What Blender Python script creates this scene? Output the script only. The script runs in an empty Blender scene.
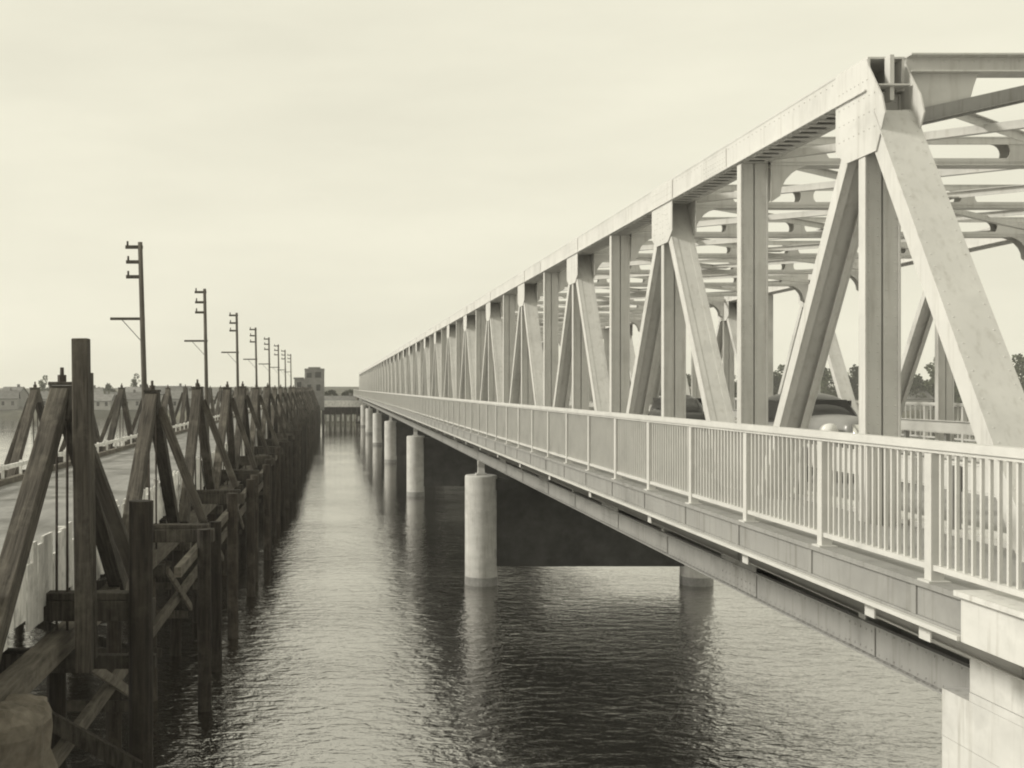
import bpy, math, random
from mathutils import Vector, Matrix
random.seed(11)
R = math.radians
E = 8.9                      # eye height above the water
F = 1100.0                   # focal length in pixels
VX, VY = 335.0, 388.0        # where the bridge's parallels meet in the picture
C = bpy.context.scene.collection
sc = bpy.context.scene

# ------------------------------------------------------------------ mesh collector
class MB:
    def __init__(s): s.v = []; s.f = []
    def add(s, vs, fs):
        b = len(s.v); s.v += [tuple(v) for v in vs]; s.f += [tuple(b + i for i in f) for f in fs]
    def box(s, x0, x1, y0, y1, z0, z1):
        if x0 > x1: x0, x1 = x1, x0
        if y0 > y1: y0, y1 = y1, y0
        if z0 > z1: z0, z1 = z1, z0
        s.add([(x0,y0,z0),(x1,y0,z0),(x1,y1,z0),(x0,y1,z0),(x0,y0,z1),(x1,y0,z1),(x1,y1,z1),(x0,y1,z1)],
              [(0,3,2,1),(4,5,6,7),(0,1,5,4),(1,2,6,5),(2,3,7,6),(3,0,4,7)])
    def bar(s, p, q, w, d, side=(1,0,0), k0=1.0, k1=1.0):
        """rectangular bar from p to q; w measured along 'side', d across it"""
        p = Vector(p); q = Vector(q); u = (q - p).normalized(); a = Vector(side); a = (a - u * a.dot(u)).normalized(); b = u.cross(a)
        vs = []
        for c, k in ((p, k0), (q, k1)):
            for i, j in ((-1,-1),(1,-1),(1,1),(-1,1)): vs.append(c + a * (i * w / 2 * k) + b * (j * d / 2 * k))
        s.add(vs, [(0,3,2,1),(4,5,6,7),(0,1,5,4),(1,2,6,5),(2,3,7,6),(3,0,4,7)])
    def tube(s, p, q, r0, r1=None, n=10, wob=0.0):
        if r1 is None: r1 = r0
        p = Vector(p); q = Vector(q); u = (q - p).normalized()
        a = u.cross(Vector((0.3, 1, 0.1))).normalized()
        if a.length < .1: a = u.cross(Vector((1,0,0))).normalized()
        b = u.cross(a); vs = []
        segs = 6 if wob else 1
        for k in range(segs + 1):
            t = k / segs; c = p.lerp(q, t); r = r0 + (r1 - r0) * t
            for i in range(n):
                th = 2 * math.pi * i / n; rr = r * (1 + random.uniform(-wob, wob))
                vs.append(c + a * (math.cos(th) * rr) + b * (math.sin(th) * rr))
        fs = []
        for k in range(segs):
            for i in range(n):
                j = (i + 1) % n; fs.append((k*n+i, k*n+j, (k+1)*n+j, (k+1)*n+i))
        fs.append(tuple(reversed(range(n)))); fs.append(tuple(segs * n + i for i in range(n)))
        s.add(vs, fs)
    def prism_x(s, poly, x0, x1):
        """poly of (y,z) extruded along x"""
        n = len(poly)
        s.add([(x0,y,z) for y,z in poly] + [(x1,y,z) for y,z in poly],
              [tuple(reversed(range(n))), tuple(n+i for i in range(n))] + [(i,(i+1)%n,n+(i+1)%n,n+i) for i in range(n)])
    def prism_y(s, poly, y0, y1):
        n = len(poly)
        s.add([(x,y0,z) for x,z in poly] + [(x,y1,z) for x,z in poly],
              [tuple(range(n)), tuple(n+i for i in reversed(range(n)))] + [(i,n+i,n+(i+1)%n,(i+1)%n) for i in range(n)])
    def dome(s, c, r, ax):
        """rivet head at c pointing along axis ax"""
        c = Vector(c); u = Vector(ax); a = u.orthogonal().normalized(); b = u.cross(a); vs = []
        for k, (rr, h) in enumerate(((1,0),(.7,.55))):
            for i in range(6):
                th = i * math.pi / 3; vs.append(c + (a*math.cos(th) + b*math.sin(th)) * r * rr + u * r * h)
        s.add(vs, [(i,(i+1)%6,6+(i+1)%6,6+i) for i in range(6)] + [tuple(range(6,12))])

WORLD = {}
def wpos(o): return WORLD.get(o.name, Vector((0,0,0)))
def fin(me):
    import bmesh
    bm = bmesh.new(); bm.from_mesh(me); bmesh.ops.recalc_face_normals(bm, faces=bm.faces); bm.to_mesh(me); bm.free()
def obj(name, mb, m, parent=None, at=(0,0,0), origin=None, smooth=False):
    """mb in local coordinates placed at world point 'at' (origin: mb is in world coordinates, origin becomes the pivot)"""
    me = bpy.data.meshes.new(name)
    vs = mb.v
    if origin is not None:
        at = origin; vs = [(v[0]-at[0], v[1]-at[1], v[2]-at[2]) for v in vs]
    me.from_pydata(vs, [], mb.f); fin(me)
    if smooth:
        for p in me.polygons: p.use_smooth = True
    me.materials.append(m)
    o = bpy.data.objects.new(name, me); C.objects.link(o)
    o.parent = parent; WORLD[o.name] = Vector(at)
    o.location = Vector(at) - (wpos(parent) if parent else Vector((0,0,0)))
    return o
def chamfer(o, w=.02):
    md = o.modifiers.new('worn_edges', 'BEVEL'); md.width = w; md.segments = 2; md.limit_method = 'ANGLE'; md.angle_limit = R(50); return o
def inst(o, parent, at):
    c = o.copy(); C.objects.link(c); c.parent = parent; WORLD[c.name] = Vector(at); c.location = Vector(at) - wpos(parent)
    return c
def empty(name, loc, label, cat, group=None, rz=0):
    o = bpy.data.objects.new(name, None); C.objects.link(o); o.location = loc; o.rotation_euler = (0,0,rz)
    WORLD[o.name] = Vector(loc); o.empty_display_size = .3
    tag(o, label, cat, group); return o
def tag(o, label=None, cat=None, group=None, kind=None):
    if label: o['label'] = label
    if cat: o['category'] = cat
    if group: o['group'] = group
    if kind: o['kind'] = kind
    return o

# ------------------------------------------------------------------ materials
def mat(name, c0, c1=None, rough=.7, scale=3.0, stretch=(1,1,1), bump=.15, bscale=None, metal=0.0, rnd=.0, dirt=None, dscale=.6, streak=0, obj_space=False, spec=.35):
    m = bpy.data.materials.new(name); m.use_nodes = True; nt = m.node_tree; N = nt.nodes; L = nt.links
    b = N['Principled BSDF']; b.inputs['Roughness'].default_value = rough; b.inputs['Metallic'].default_value = metal
    b.inputs['Specular IOR Level'].default_value = spec
    c1 = c1 or tuple(x * .75 for x in c0)
    tc = N.new('ShaderNodeTexCoord'); mp = N.new('ShaderNodeMapping'); mp.inputs['Scale'].default_value = stretch
    geo = N.new('ShaderNodeNewGeometry')
    if obj_space:
        oi0 = N.new('ShaderNodeObjectInfo'); ml = N.new('ShaderNodeMath'); ml.operation = 'MULTIPLY'; ml.inputs[1].default_value = 90; L.new(oi0.outputs['Random'], ml.inputs[0])
        ad = N.new('ShaderNodeVectorMath'); ad.operation = 'ADD'; L.new(tc.outputs['Object'], ad.inputs[0]); L.new(ml.outputs[0], ad.inputs[1]); L.new(ad.outputs[0], mp.inputs['Vector'])
    else: L.new(geo.outputs['Position'], mp.inputs['Vector'])
    no = N.new('ShaderNodeTexNoise'); no.inputs['Scale'].default_value = scale; no.inputs['Detail'].default_value = 6; no.inputs['Roughness'].default_value = .62
    L.new(mp.outputs[0], no.inputs['Vector'])
    cr = N.new('ShaderNodeValToRGB'); cr.color_ramp.elements[0].position = .32; cr.color_ramp.elements[1].position = .68
    cr.color_ramp.elements[0].color = (*c1, 1); cr.color_ramp.elements[1].color = (*c0, 1)
    L.new(no.outputs['Fac'], cr.inputs['Fac']); col = cr.outputs['Color']
    if dirt:
        n2 = N.new('ShaderNodeTexNoise'); n2.inputs['Scale'].default_value = dscale; n2.inputs['Detail'].default_value = 5; n2.inputs['Roughness'].default_value = .7
        L.new(geo.outputs['Position'], n2.inputs['Vector'])
        r2 = N.new('ShaderNodeValToRGB'); r2.color_ramp.elements[0].position = .5; r2.color_ramp.elements[1].position = .72
        r2.color_ramp.elements[0].color = (0,0,0,1); r2.color_ramp.elements[1].color = (.8,.8,.8,1)
        L.new(n2.outputs['Fac'], r2.inputs['Fac'])
        mx = N.new('ShaderNodeMix'); mx.data_type = 'RGBA'; L.new(r2.outputs['Color'], mx.inputs['Factor']); L.new(col, mx.inputs['A']); mx.inputs['B'].default_value = (*dirt, 1)
        col = mx.outputs['Result']
    if streak:           # rain-washed grime running down
        m4 = N.new('ShaderNodeMapping'); m4.inputs['Scale'].default_value = (5, 5, .35); L.new(geo.outputs['Position'], m4.inputs['Vector'])
        n4 = N.new('ShaderNodeTexNoise'); n4.inputs['Scale'].default_value = 2.2; n4.inputs['Detail'].default_value = 6; n4.inputs['Roughness'].default_value = .65; L.new(m4.outputs[0], n4.inputs['Vector'])
        r4 = N.new('ShaderNodeMapRange'); r4.inputs['From Min'].default_value = .52; r4.inputs['From Max'].default_value = .75; r4.inputs['To Max'].default_value = streak; L.new(n4.outputs['Fac'], r4.inputs['Value'])
        x4 = N.new('ShaderNodeMix'); x4.data_type = 'RGBA'; L.new(r4.outputs[0], x4.inputs['Factor']); L.new(col, x4.inputs['A']); x4.inputs['B'].default_value = (c0[0]*.35, c0[1]*.32, c0[2]*.27, 1)
        col = x4.outputs['Result']
    if rnd:
        oi = N.new('ShaderNodeObjectInfo'); mr = N.new('ShaderNodeMapRange'); mr.inputs['To Min'].default_value = 1 - rnd; mr.inputs['To Max'].default_value = 1 + rnd
        L.new(oi.outputs['Random'], mr.inputs['Value'])
        hs = N.new('ShaderNodeHueSaturation'); L.new(mr.outputs[0], hs.inputs['Value']); L.new(col, hs.inputs['Color']); col = hs.outputs['Color']
    L.new(col, b.inputs['Base Color'])
    if bump:
        bp = N.new('ShaderNodeBump'); bp.inputs['Strength'].default_value = bump; bp.inputs['Distance'].default_value = .03
        if bscale:
            n3 = N.new('ShaderNodeTexNoise'); n3.inputs['Scale'].default_value = bscale; n3.inputs['Detail'].default_value = 4
            L.new(mp.outputs[0], n3.inputs['Vector']); L.new(n3.outputs['Fac'], bp.inputs['Height'])
        else: L.new(no.outputs['Fac'], bp.inputs['Height'])
        L.new(bp.outputs[0], b.inputs['Normal'])
    return m
def g(v, w=1.0): return (v, v * (1 - .012 * w), v * (1 - .045 * w))
M = dict(
 paint=mat('cream_paint', g(.58), g(.52), .5, 1.6, bump=.06, dirt=g(.44), dscale=.9, streak=.35),
 panel=mat('grey_weathered_paint', g(.30), g(.26), .6, 2.2, bump=.08, dirt=g(.2), dscale=.8, streak=.5),
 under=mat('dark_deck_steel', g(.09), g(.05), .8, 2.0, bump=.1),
 rail=mat('railing_paint', g(.60), g(.52), .5, 4.0, bump=.05, dirt=g(.42), dscale=2.0),
 conc=mat('pier_concrete', g(.62), g(.50), .9, 1.1, (1,1,2.5), bump=.25, dirt=g(.33), dscale=.7, streak=.5),
 conc2=mat('abutment_concrete', g(.62), g(.52), .85, 1.4, (1,1,2.0), bump=.25, dirt=g(.40), dscale=1.2, streak=.5),
 wetconc=mat('tide_stained_concrete', g(.34), g(.2), .6, 2.5, bump=.25),
 wallc=mat('shade_darkened_concrete', g(.085), g(.05), .9, 1.3, bump=.3, dirt=g(.035)),  # pier web wall: shade below the deck put into the concrete's colour
 crib=mat('mossy_rubble', (.19,.17,.14), (.08,.07,.055), .95, 3.0, bump=.8, dirt=(.10,.08,.06), dscale=1.6),
 road=mat('road_concrete', g(.34), g(.26), .9, .9, (1,.3,1), bump=.1, dirt=g(.2)),
 plank=mat('worn_deck_planks', g(.27), g(.17), .9, 1.2, (1.2,.22,1), bump=.25, dirt=g(.36), dscale=.35),
 timber=mat('old_creosoted_timber', (.088,.079,.067), (.022,.019,.016), .92, 7.0, (2.4,2.4,.16), bump=1.0, rnd=.35, dirt=(.13,.12,.10), dscale=1.1, obj_space=True),
 tlong=mat('weathered_long_timber', (.16,.145,.12), (.06,.054,.045), .9, 6.0, (1.8,.18,1.8), bump=.7, dirt=(.22,.2,.17), dscale=1.3),
 pile=mat('tarred_pile', (.055,.046,.036), (.016,.013,.011), .85, 6.0, (2.2,2.2,.2), bump=.9, rnd=.4, dirt=(.09,.08,.065), dscale=1.2, obj_space=True),
 pole=mat('pole_wood', (.11,.10,.085), (.06,.055,.047), .9, 6.0, (1,1,.2), bump=.4),
 white=mat('flaking_whitewash', g(.88), g(.64), .9, 3.5, (1.5,1.5,.5), bump=.3, rnd=.15, dirt=g(.36), dscale=2.2),
 iron=mat('rusty_iron', (.07,.055,.045), (.035,.03,.025), .7, 8, bump=.3),
 land=mat('shore_grass', (.075,.075,.06), (.04,.04,.033), .95, .05, bump=.2, dirt=(.22,.21,.16), dscale=.03),
 bank=mat('bank_mud', (.12,.11,.09), (.06,.055,.045), .9, .3, bump=.3),
 leaf=mat('tree_leaves', (.07,.08,.045), (.03,.036,.022), .9, .8, bump=0, rnd=.35),
 trunk=mat('tree_bark', (.10,.085,.065), (.05,.04,.03), .9, 3, bump=.3),
 towerw=mat('grey_tower_boards', g(.24), g(.16), .9, .8, bump=0),
 wallp=mat('pale_house_wall', g(.33), g(.26), .85, .6, bump=0, rnd=.3),
 roofm=mat('slate_roof', g(.17), g(.10), .85, 1.0, bump=0, rnd=.35),
 glass=mat('dark_window_glass', g(.03), g(.02), .15, 1, bump=0, spec=.6),
 carp=mat('black_car_paint', (.035,.034,.032), (.03,.03,.028), .22, 2, bump=0, spec=.7),
 carl=mat('pale_car_paint', g(.24), g(.22), .3, 2, bump=0, spec=.6),
 chrome=mat('chrome', (.8,.79,.76), (.7,.7,.68), .15, 2, bump=0, metal=1.0),
 rubber=mat('tyre_rubber', (.03,.03,.03), (.02,.02,.02), .9, 8, bump=.1),
 lamp=mat('headlight_glass', g(.8), g(.75), .1, 2, bump=0, spec=.8),
)

# ------------------------------------------------------------------ water
def water_mat():
    m = bpy.data.materials.new('river_water'); m.use_nodes = True; nt = m.node_tree; N = nt.nodes; L = nt.links
    N.remove(N['Principled BSDF'])
    di = N.new('ShaderNodeBsdfDiffuse'); di.inputs['Color'].default_value = (.014,.013,.010,1)
    gl = N.new('ShaderNodeBsdfAnisotropic'); gl.inputs['Color'].default_value = (.98,.97,.96,1); gl.inputs['Roughness'].default_value = .04
    fr = N.new('ShaderNodeFresnel'); fr.inputs['IOR'].default_value = 1.34
    ma = N.new('ShaderNodeMapRange'); ma.inputs['To Min'].default_value = .50; ma.inputs['To Max'].default_value = 1.0; L.new(fr.outputs[0], ma.inputs['Value'])
    mxs = N.new('ShaderNodeMixShader'); L.new(ma.outputs[0], mxs.inputs[0]); L.new(di.outputs[0], mxs.inputs[1]); L.new(gl.outputs[0], mxs.inputs[2])
    L.new(mxs.outputs[0], N['Material Output'].inputs['Surface'])
    geo = N.new('ShaderNodeNewGeometry')
    prev = None
    sep = N.new('ShaderNodeSeparateXYZ'); L.new(geo.outputs['Position'], sep.inputs[0])
    calm = N.new('ShaderNodeFloatCurve'); cv = calm.mapping.curves[0]     # ruffled near this bank, smoother upstream
    for q in ((.10, .80), (.18, .58), (.30, .34), (.5, .17)): cv.points.new(*q)
    cv.points[0].location = (0, .95); cv.points[-1].location = (1, .08); calm.mapping.update()
    yn_ = N.new('ShaderNodeMath'); yn_.operation = 'MULTIPLY'; yn_.inputs[1].default_value = 1/200; yn_.use_clamp = True; L.new(sep.outputs['Y'], yn_.inputs[0]); L.new(yn_.outputs[0], calm.inputs['Value'])
    wp = N.new('ShaderNodeTexNoise'); wp.inputs['Scale'].default_value = .11; wp.inputs['Detail'].default_value = 3; L.new(geo.outputs['Position'], wp.inputs['Vector'])
    wm = N.new('ShaderNodeMapRange'); wm.inputs['From Min'].default_value = .35; wm.inputs['From Max'].default_value = .65; wm.inputs['To Min'].default_value = .6; wm.inputs['To Max'].default_value = 1.35; L.new(wp.outputs['Fac'], wm.inputs['Value'])
    st = N.new('ShaderNodeMath'); st.operation = 'MULTIPLY'; L.new(calm.outputs[0], st.inputs[0]); L.new(wm.outputs[0], st.inputs[1]); calm = st
    for (sx, sy, s, dist, dt) in ((.45,.75,.55,.10,3),(1.0,1.7,1.3,.13,3),(1.0,1.8,4.2,.03,3)):
        mp = N.new('ShaderNodeMapping'); mp.inputs['Scale'].default_value = (sx, sy, 1); mp.inputs['Rotation'].default_value = (0,0,R(14 if s < 1 else -9))
        L.new(geo.outputs['Position'], mp.inputs['Vector'])
        no = N.new('ShaderNodeTexNoise'); no.inputs['Scale'].default_value = s; no.inputs['Detail'].default_value = dt; no.inputs['Roughness'].default_value = .6
        no.inputs['Distortion'].default_value = .4
        L.new(mp.outputs[0], no.inputs['Vector'])
        bp = N.new('ShaderNodeBump'); bp.inputs['Strength'].default_value = 1; bp.inputs['Distance'].default_value = dist; L.new(calm.outputs[0], bp.inputs['Strength'])
        L.new(no.outputs['Fac'], bp.inputs['Height'])
        if prev: L.new(prev.outputs[0], bp.inputs['Normal'])
        prev = bp
    for q in (di, gl, fr): L.new(prev.outputs[0], q.inputs['Normal'])
    return m
mb = MB(); mb.add([(-1500,-120,0),(1500,-120,0),(1500,480,0),(-1500,480,0)], [(0,1,2,3)])
tag(obj('water', mb, water_mat()), kind='structure')
mb = MB(); mb.add([(-1500,-120,-3),(1500,-120,-3),(1500,480,-3),(-1500,480,-3)], [(0,1,2,3)])
tag(obj('river_bed', mb, M['bank']), kind='structure')

# land beyond the river: one sheet with a low bank and rising ground
def shore_y(x):
    base = 352 + 10 * math.sin(x * .021) + 4 * math.sin(x * .11 + 1)
    d = abs(x - 4) / 34.0
    return base - 58 * math.exp(-d * d)
def land_h(x, t):
    """t metres behind the waterline"""
    h = 1.7 * (1 - math.exp(-max(t, 0) / 3.0)) + max(t,0) * .010
    h += 2.4 * (1 - math.exp(-max(t, 0) / 90.0)) * (1 + .35 * math.sin(x * .013 + 2))
    return h
mb = MB(); xs = [-1500 + 15 * i for i in range(201)]; ts = [-6, -1, 0, 1, 2.5, 5, 9, 16, 30, 55, 90, 150, 260, 500, 900, 1400]
for t in ts:
    for x in xs:
        z = land_h(x, t) + .02 if t > 0 else t * .3 - .02
        if t > 600: z = 9.0 + 2.5 * math.sin(x * .006)
        mb.v.append((x, shore_y(x) + t, z))
n = len(xs)
for j in range(len(ts) - 1):
    for i in range(n - 1): mb.f.append((j*n+i, j*n+i+1, (j+1)*n+i+1, (j+1)*n+i))
tag(obj('land', mb, M['land'], smooth=True), kind='structure')
def ground(x, y): return land_h(x, y - shore_y(x)) + .02

# ------------------------------------------------------------------ the truss bridge
P = 4.067; Y0 = 13.36; NMAX = 69
def yn(n): return Y0 + P * n
WX, WW = 6.4, .43                       # west truss: west face, member width
EX = 16.2
ZT0, ZT1 = E + 3.56, E + 3.95           # top chord
ZB0, ZB1 = E - 3.20, E - 2.80           # bottom chord
ZTC, ZBC = E + 3.74, E - 3.0
YA, YZ = yn(-1), yn(NMAX)
B = empty('truss_bridge', (WX, yn(9), 0), 'long cream steel truss bridge on round concrete piers, running away on the right', 'bridge')

def member(mb, y0, z0, y1, z1, xw, w=WW, dn=.19, web='mid', battens=False):
    """riveted section between side plates; web mid (H) or top (cover)"""
    t = .022
    a = Vector((0, y1 - y0, z1 - z0)).normalized(); nrm = Vector((0, a.z, -a.y))   # nrm: upward-near side for right-leaning posts
    if nrm.z < 0: nrm = -nrm
    for xx in (xw + t/2, xw + w - t/2):
        mb.bar((xx, y0, z0), (xx, y1, z1), t, dn)
    off = 0
    if web == 'top': off = dn/2 - .02
    p = Vector((xw + w/2, y0, z0)) + nrm * off; q = Vector((xw + w/2, y1, z1)) + nrm * off
    mb.bar(p, q, w - 2*t - .004, .02)
    # flange angles that stiffen the edges of the side plates
    for xx in (xw + t + .045, xw + w - t - .045):
        for s in (-1, 1):
            p = Vector((xx, y0, z0)) + nrm * s * (dn/2 - .012); q = Vector((xx, y1, z1)) + nrm * s * (dn/2 - .012)
            mb.bar(p, q, .085, .018)

def chord(top, xw):
    mb = MB(); z0, z1 = (ZT0, ZT1) if top else (ZB0, ZB1)
    ya, yb = (yn(0) - .16, yn(NMAX-1) + .42) if top else (YA - .2, YZ + .2)
    t = .024
    mb.box(xw, xw + t, ya, yb, z0, z1); mb.box(xw + WW - t, xw + WW, ya, yb, z0, z1)
    if top:
        mb.box(xw - .006, xw + WW + .006, ya, yb, z1 + .001, z1 + .025)          # cover plate
        mb.box(xw - .05, xw - .002, ya, yb, z0 + .001, z0 + .021); mb.box(xw + WW + .002, xw + WW + .05, ya, yb, z0 + .001, z0 + .021)
        mb.box(xw + .026, xw + .09, ya, yb, z0 + .003, z0 + .023); mb.box(xw + WW - .09, xw + WW - .026, ya, yb, z0 + .003, z0 + .023)
        y = ya + .3
        while y < min(yb, 130):                                                # batten bars below
            mb.box(xw + .03, xw + WW - .03, y, y + .10, z0 - .014, z0 + .001); y += .27
        if yb > 130: mb.box(xw + .03, xw + WW - .03, 130.1, yb, z0 - .014, z0 + .001)
    else:
        mb.box(xw + t + .002, xw + WW - t - .002, ya, yb, z0 + .12, z0 + .14)
        mb.box(xw - .07, xw - .002, ya, yb, z0, z0 + .022); mb.box(xw - .05, xw - .002, ya, yb, z1 - .02, z1 - .001)
        mb.box(xw + WW + .002, xw + WW + .07, ya, yb, z0, z0 + .022)
    if top:
        for k in range(1, NMAX, 4):
            yc = yn(k) + 1.1; mb.box(xw - .014, xw - .0005, yc - .55, yc + .55, z0 + .045, z1 - .03)
            if xw < 10 and k < 18:
                for i in range(10):
                    for zz in (z0 + .08, z0 + .15, z0 + .22, z1 - .06): mb.dome((xw - .014, yc - .5 + .111 * i, zz), .013, (-1,0,0))
    if xw < 10:                                                               # rivet lines on the near stretch
        y = ya + .1
        while y < 42:
            if top: mb.dome((xw, y, z0 + .045), .014, (-1,0,0)); mb.dome((xw, y, z1 - .06), .014, (-1,0,0)); mb.dome((xw - .03, y, z0), .016, (0,0,-1))
            else:
                mb.dome((xw, y, z0 + .06), .016, (-1,0,0)); mb.dome((xw, y, z1 - .06), .016, (-1,0,0)); mb.dome((xw - .04, y, z0 + .022), .02, (0,0,1))
            y += .17 if y < 26 else .34
        if not top:                                                           # gusset plates with bolts on the bottom chord
            for k in (-1, 1, 3, 5, 7, 9, 11, 13):
                yc = yn(k); mb.box(xw - .018, xw - .001, yc - .75, yc + .75, z0 + .03, z1 + .28)
                for i in range(9):
                    for zz in (z0 + .09, z0 + .2, z1 - .05): mb.dome((xw - .018, yc - .68 + .17 * i, zz), .018, (-1,0,0))
            for k in (0, 2, 4, 6): 
                yc = yn(k); mb.box(xw - .018, xw - .001, yc - .35, yc + .35, z0 + .03, z1 - .03)
                for i in range(5):
                    for zz in (z0 + .09, z1 - .09): mb.dome((xw - .018, yc - .28 + .14 * i, zz), .018, (-1,0,0))
    return mb
for xw in (WX, EX):
    obj('top_chord', chord(True, xw), M['paint'], B, origin=(xw, yn(0), ZT0))
    tag(obj('bottom_chord', chord(False, xw), M['panel'], B, origin=(xw, yn(0), ZB0)))

# templates: vertical, hanger, diagonals, gussets -------------------------------------------------
vb = MB(); t = .022; h = .085
vb.box(0, t, -h, h, ZB1 + .001, ZT0 - .016); vb.box(WW - t, WW, -h, h, ZB1 + .001, ZT0 - .016)
vb.box(t + .002, WW/2 - .012, -h + .02, -h + .045, ZB1 + .002, ZT0 - .017); vb.box(WW/2 + .012, WW - t - .002, -h + .02, -h + .045, ZB1 + .002, ZT0 - .017)
vb.box(t + .002, WW - t - .002, -.02, .02, ZB1 + .002, ZT0 - .017)
for k in range(60):
    zz = ZB1 + .1 + k * .108
    for xx in (.055, WW/2 - .05, WW/2 + .05, WW - .055): vb.dome((xx, -h + .02, zz), .011, (0,-1,0))
def diag_mesh(s):
    mb = MB(); member(mb, 0, ZTC - .15, s * P, ZBC + .12, .004, w=WW - .008, web='top' if s < 0 else 'mid'); return mb
gp = [(.66, ZT1), (.66, E + 2.98), (.38, E + 2.80), (-.38, E + 2.80), (-.66, E + 2.98), (-.66, ZT1)]
hp = [(.66, ZT1), (.66, E + 2.98), (.38, E + 2.80), (-.38, E + 2.80), (-.60, E + 3.2), (-.52, E + 3.42), (-.2, E + 3.85), (-.15, ZT1)]
hb = MB(); hb.prism_x(hp, -.019, -.001); hb.prism_x(hp, WW + .001, WW + .019)
for i in range(8):
    for zz in (E + 3.1, E + 3.3, E + 3.5, E + 3.7): hb.dome((-.019, .56 - .13 * i * (1 if zz < E + 3.6 else .8), zz), .013, (-1,0,0))
gb = MB(); gb.prism_x(gp, -.019, -.001); gb.prism_x(gp, WW + .001, WW + .019)
for sx, ax in ((-.019, (-1,0,0)), (WW + .019, (1,0,0))):
    for yy in [-.58 + .1289 * i for i in range(10)]:
        for zz in (E + 3.62, E + 3.72, E + 3.84): gb.dome((sx, yy, zz), .013, ax)
    for zz in (E + 3.5, E + 3.38, E + 3.26, E + 3.14, E + 3.02, E + 2.9):
        for yy in (-.09, .09): gb.dome((sx, yy, zz), .013, ax)
    for s in (-1, 1):
        for i in range(5):
            for o_ in (-.07, .07): gb.dome((sx, s * (.24 + .055 * i) + o_ * .8, E + 3.45 - .1 * i), .013, ax)
# cross strut between the trusses: batten plates with rounded openings and knee plates at its ends
def stadium(x0, x1, z0, z1, k=6):
    r = (z1 - z0) / 2; cz = (z0 + z1) / 2; pts = []
    for i in range(k + 1): a = -math.pi/2 + math.pi * i / k; pts.append((x1 - r + r * math.cos(a), cz + r * math.sin(a)))
    for i in range(k + 1): a = math.pi/2 + math.pi * i / k; pts.append((x0 + r + r * math.cos(a), cz + r * math.sin(a)))
    return pts
def strut_mesh(knee=True):
    mb = MB(); xa, xb = WX + WW + .02, EX - .02; z0, z1 = E + 3.52, E + 3.93
    nb = 5; L0 = .75; span = (xb - xa - 2 * L0); cell = span / nb
    for yy in (-.14, .13):
        # solid ends
        for xs_, sg in ((xa, 1), (xb, -1)):
            k = E + 2.86
            poly = [(xs_, z1), (xs_ + sg * L0, z1), (xs_ + sg * L0, z0)]
            if knee:
                for i in range(7):
                    a = math.pi/2 * i / 6; poly.append((xs_ + sg * (.15 + .60 * (1 - math.sin(a)) ), z0 - .50 * (1 - math.cos(a))))
                poly.append((xs_, z0 - .60))
            else: poly.append((xs_, z0))
            mb.prism_y(poly, yy, yy + .012)
        for i in range(nb):
            cx0 = xa + L0 + cell * i; cx1 = cx0 + cell
            hole = stadium(cx0 + .12, cx1 - .12, z0 + .045, z1 - .045)
            nh = len(hole)
            outer = []
            for (hx, hz) in hole:          # project hole points on the cell's outline
                top = hz > (z0 + z1) / 2
                if hx > cx1 - .17 - .14: outer.append((min(cx1, hx + .17 + (0)), hz) )
                elif hx < cx0 + .17 + .14: outer.append((max(cx0, hx - .17), hz))
                else: outer.append((hx, z1 if top else z0))
            # corners: build as strips instead, four plates and corner fans
            mb.prism_y([(cx0, z1 - .045), (cx1, z1 - .045), (cx1, z1), (cx0, z1)], yy, yy + .012)
            mb.prism_y([(cx0, z0), (cx1, z0), (cx1, z0 + .045), (cx0, z0 + .045)], yy, yy + .012)
            r = (z1 - z0) / 2 - .045; cz = (z0 + z1) / 2
            for sg, xe in ((1, cx1), (-1, cx0)):
                arc = [(xe - sg * (.12 + r) + sg * r * math.sin(a), cz + r * math.cos(a)) for a in [math.pi * j / 8 for j in range(9)]]
                mb.prism_y([(xe, z1 - .045)] + arc + [(xe, z0 + .045)], yy, yy + .012)
    for zz in (z0 - .02, z1): mb.box(xa, xb, -.15, .15, zz, zz + .018)
    for zz in (z0 + .06, z1 - .075): mb.box(xa, xb, -.15, -.142, zz - .03, zz + .03)
    return mb
verts, diags, guss = [], [], []
farV, farD = MB(), MB()
v0 = d0 = d1 = g0 = None
LIM = 49
def shift(src, dst, x, y):
    dst.add([(v[0] + x, v[1] + y, v[2]) for v in src.v], src.f)
dm = {1: diag_mesh(1), -1: diag_mesh(-1)}
plainV = MB(); plainV.box(0, WW, -.085, .085, ZB0 + .15, ZT0 + .2)
dproto = {}
for n in range(0, NMAX):
    for xw in (WX, EX):
        a = (xw, yn(n), 0)
        if n < LIM:
            if not v0: v0 = obj('vertical', vb, M['paint'], B, at=a)
            else: inst(v0, B, a)
        else: shift(plainV, farV, xw, yn(n))
        if n % 2 == 0:
            if n == 0: obj('gusset_plate', hb, M['paint'], B, at=a)
            elif not g0: g0 = obj('gusset_plate', gb, M['paint'], B, at=a)
            else: inst(g0, B, a)
            for s in (-1, 1):
                if (n == 0 and s < 0) or (n == NMAX - 1 and s > 0): continue
                if n < LIM:
                    if s not in dproto: dproto[s] = obj('diagonal', dm[s], M['paint'], B, at=a)
                    else: inst(dproto[s], B, a)
                else:
                    q = MB(); q.bar((WW/2, 0, ZTC), (WW/2, s * P, ZBC), WW, .19); shift(q, farD, xw, yn(n))
tag(obj('vertical', farV, M['paint'], B, origin=(WX, yn(LIM), 0)), 'distant cream verticals', kind='stuff')
tag(obj('diagonal', farD, M['paint'], B, origin=(WX, yn(LIM), 0)), 'distant cream diagonals', kind='stuff')
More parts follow.
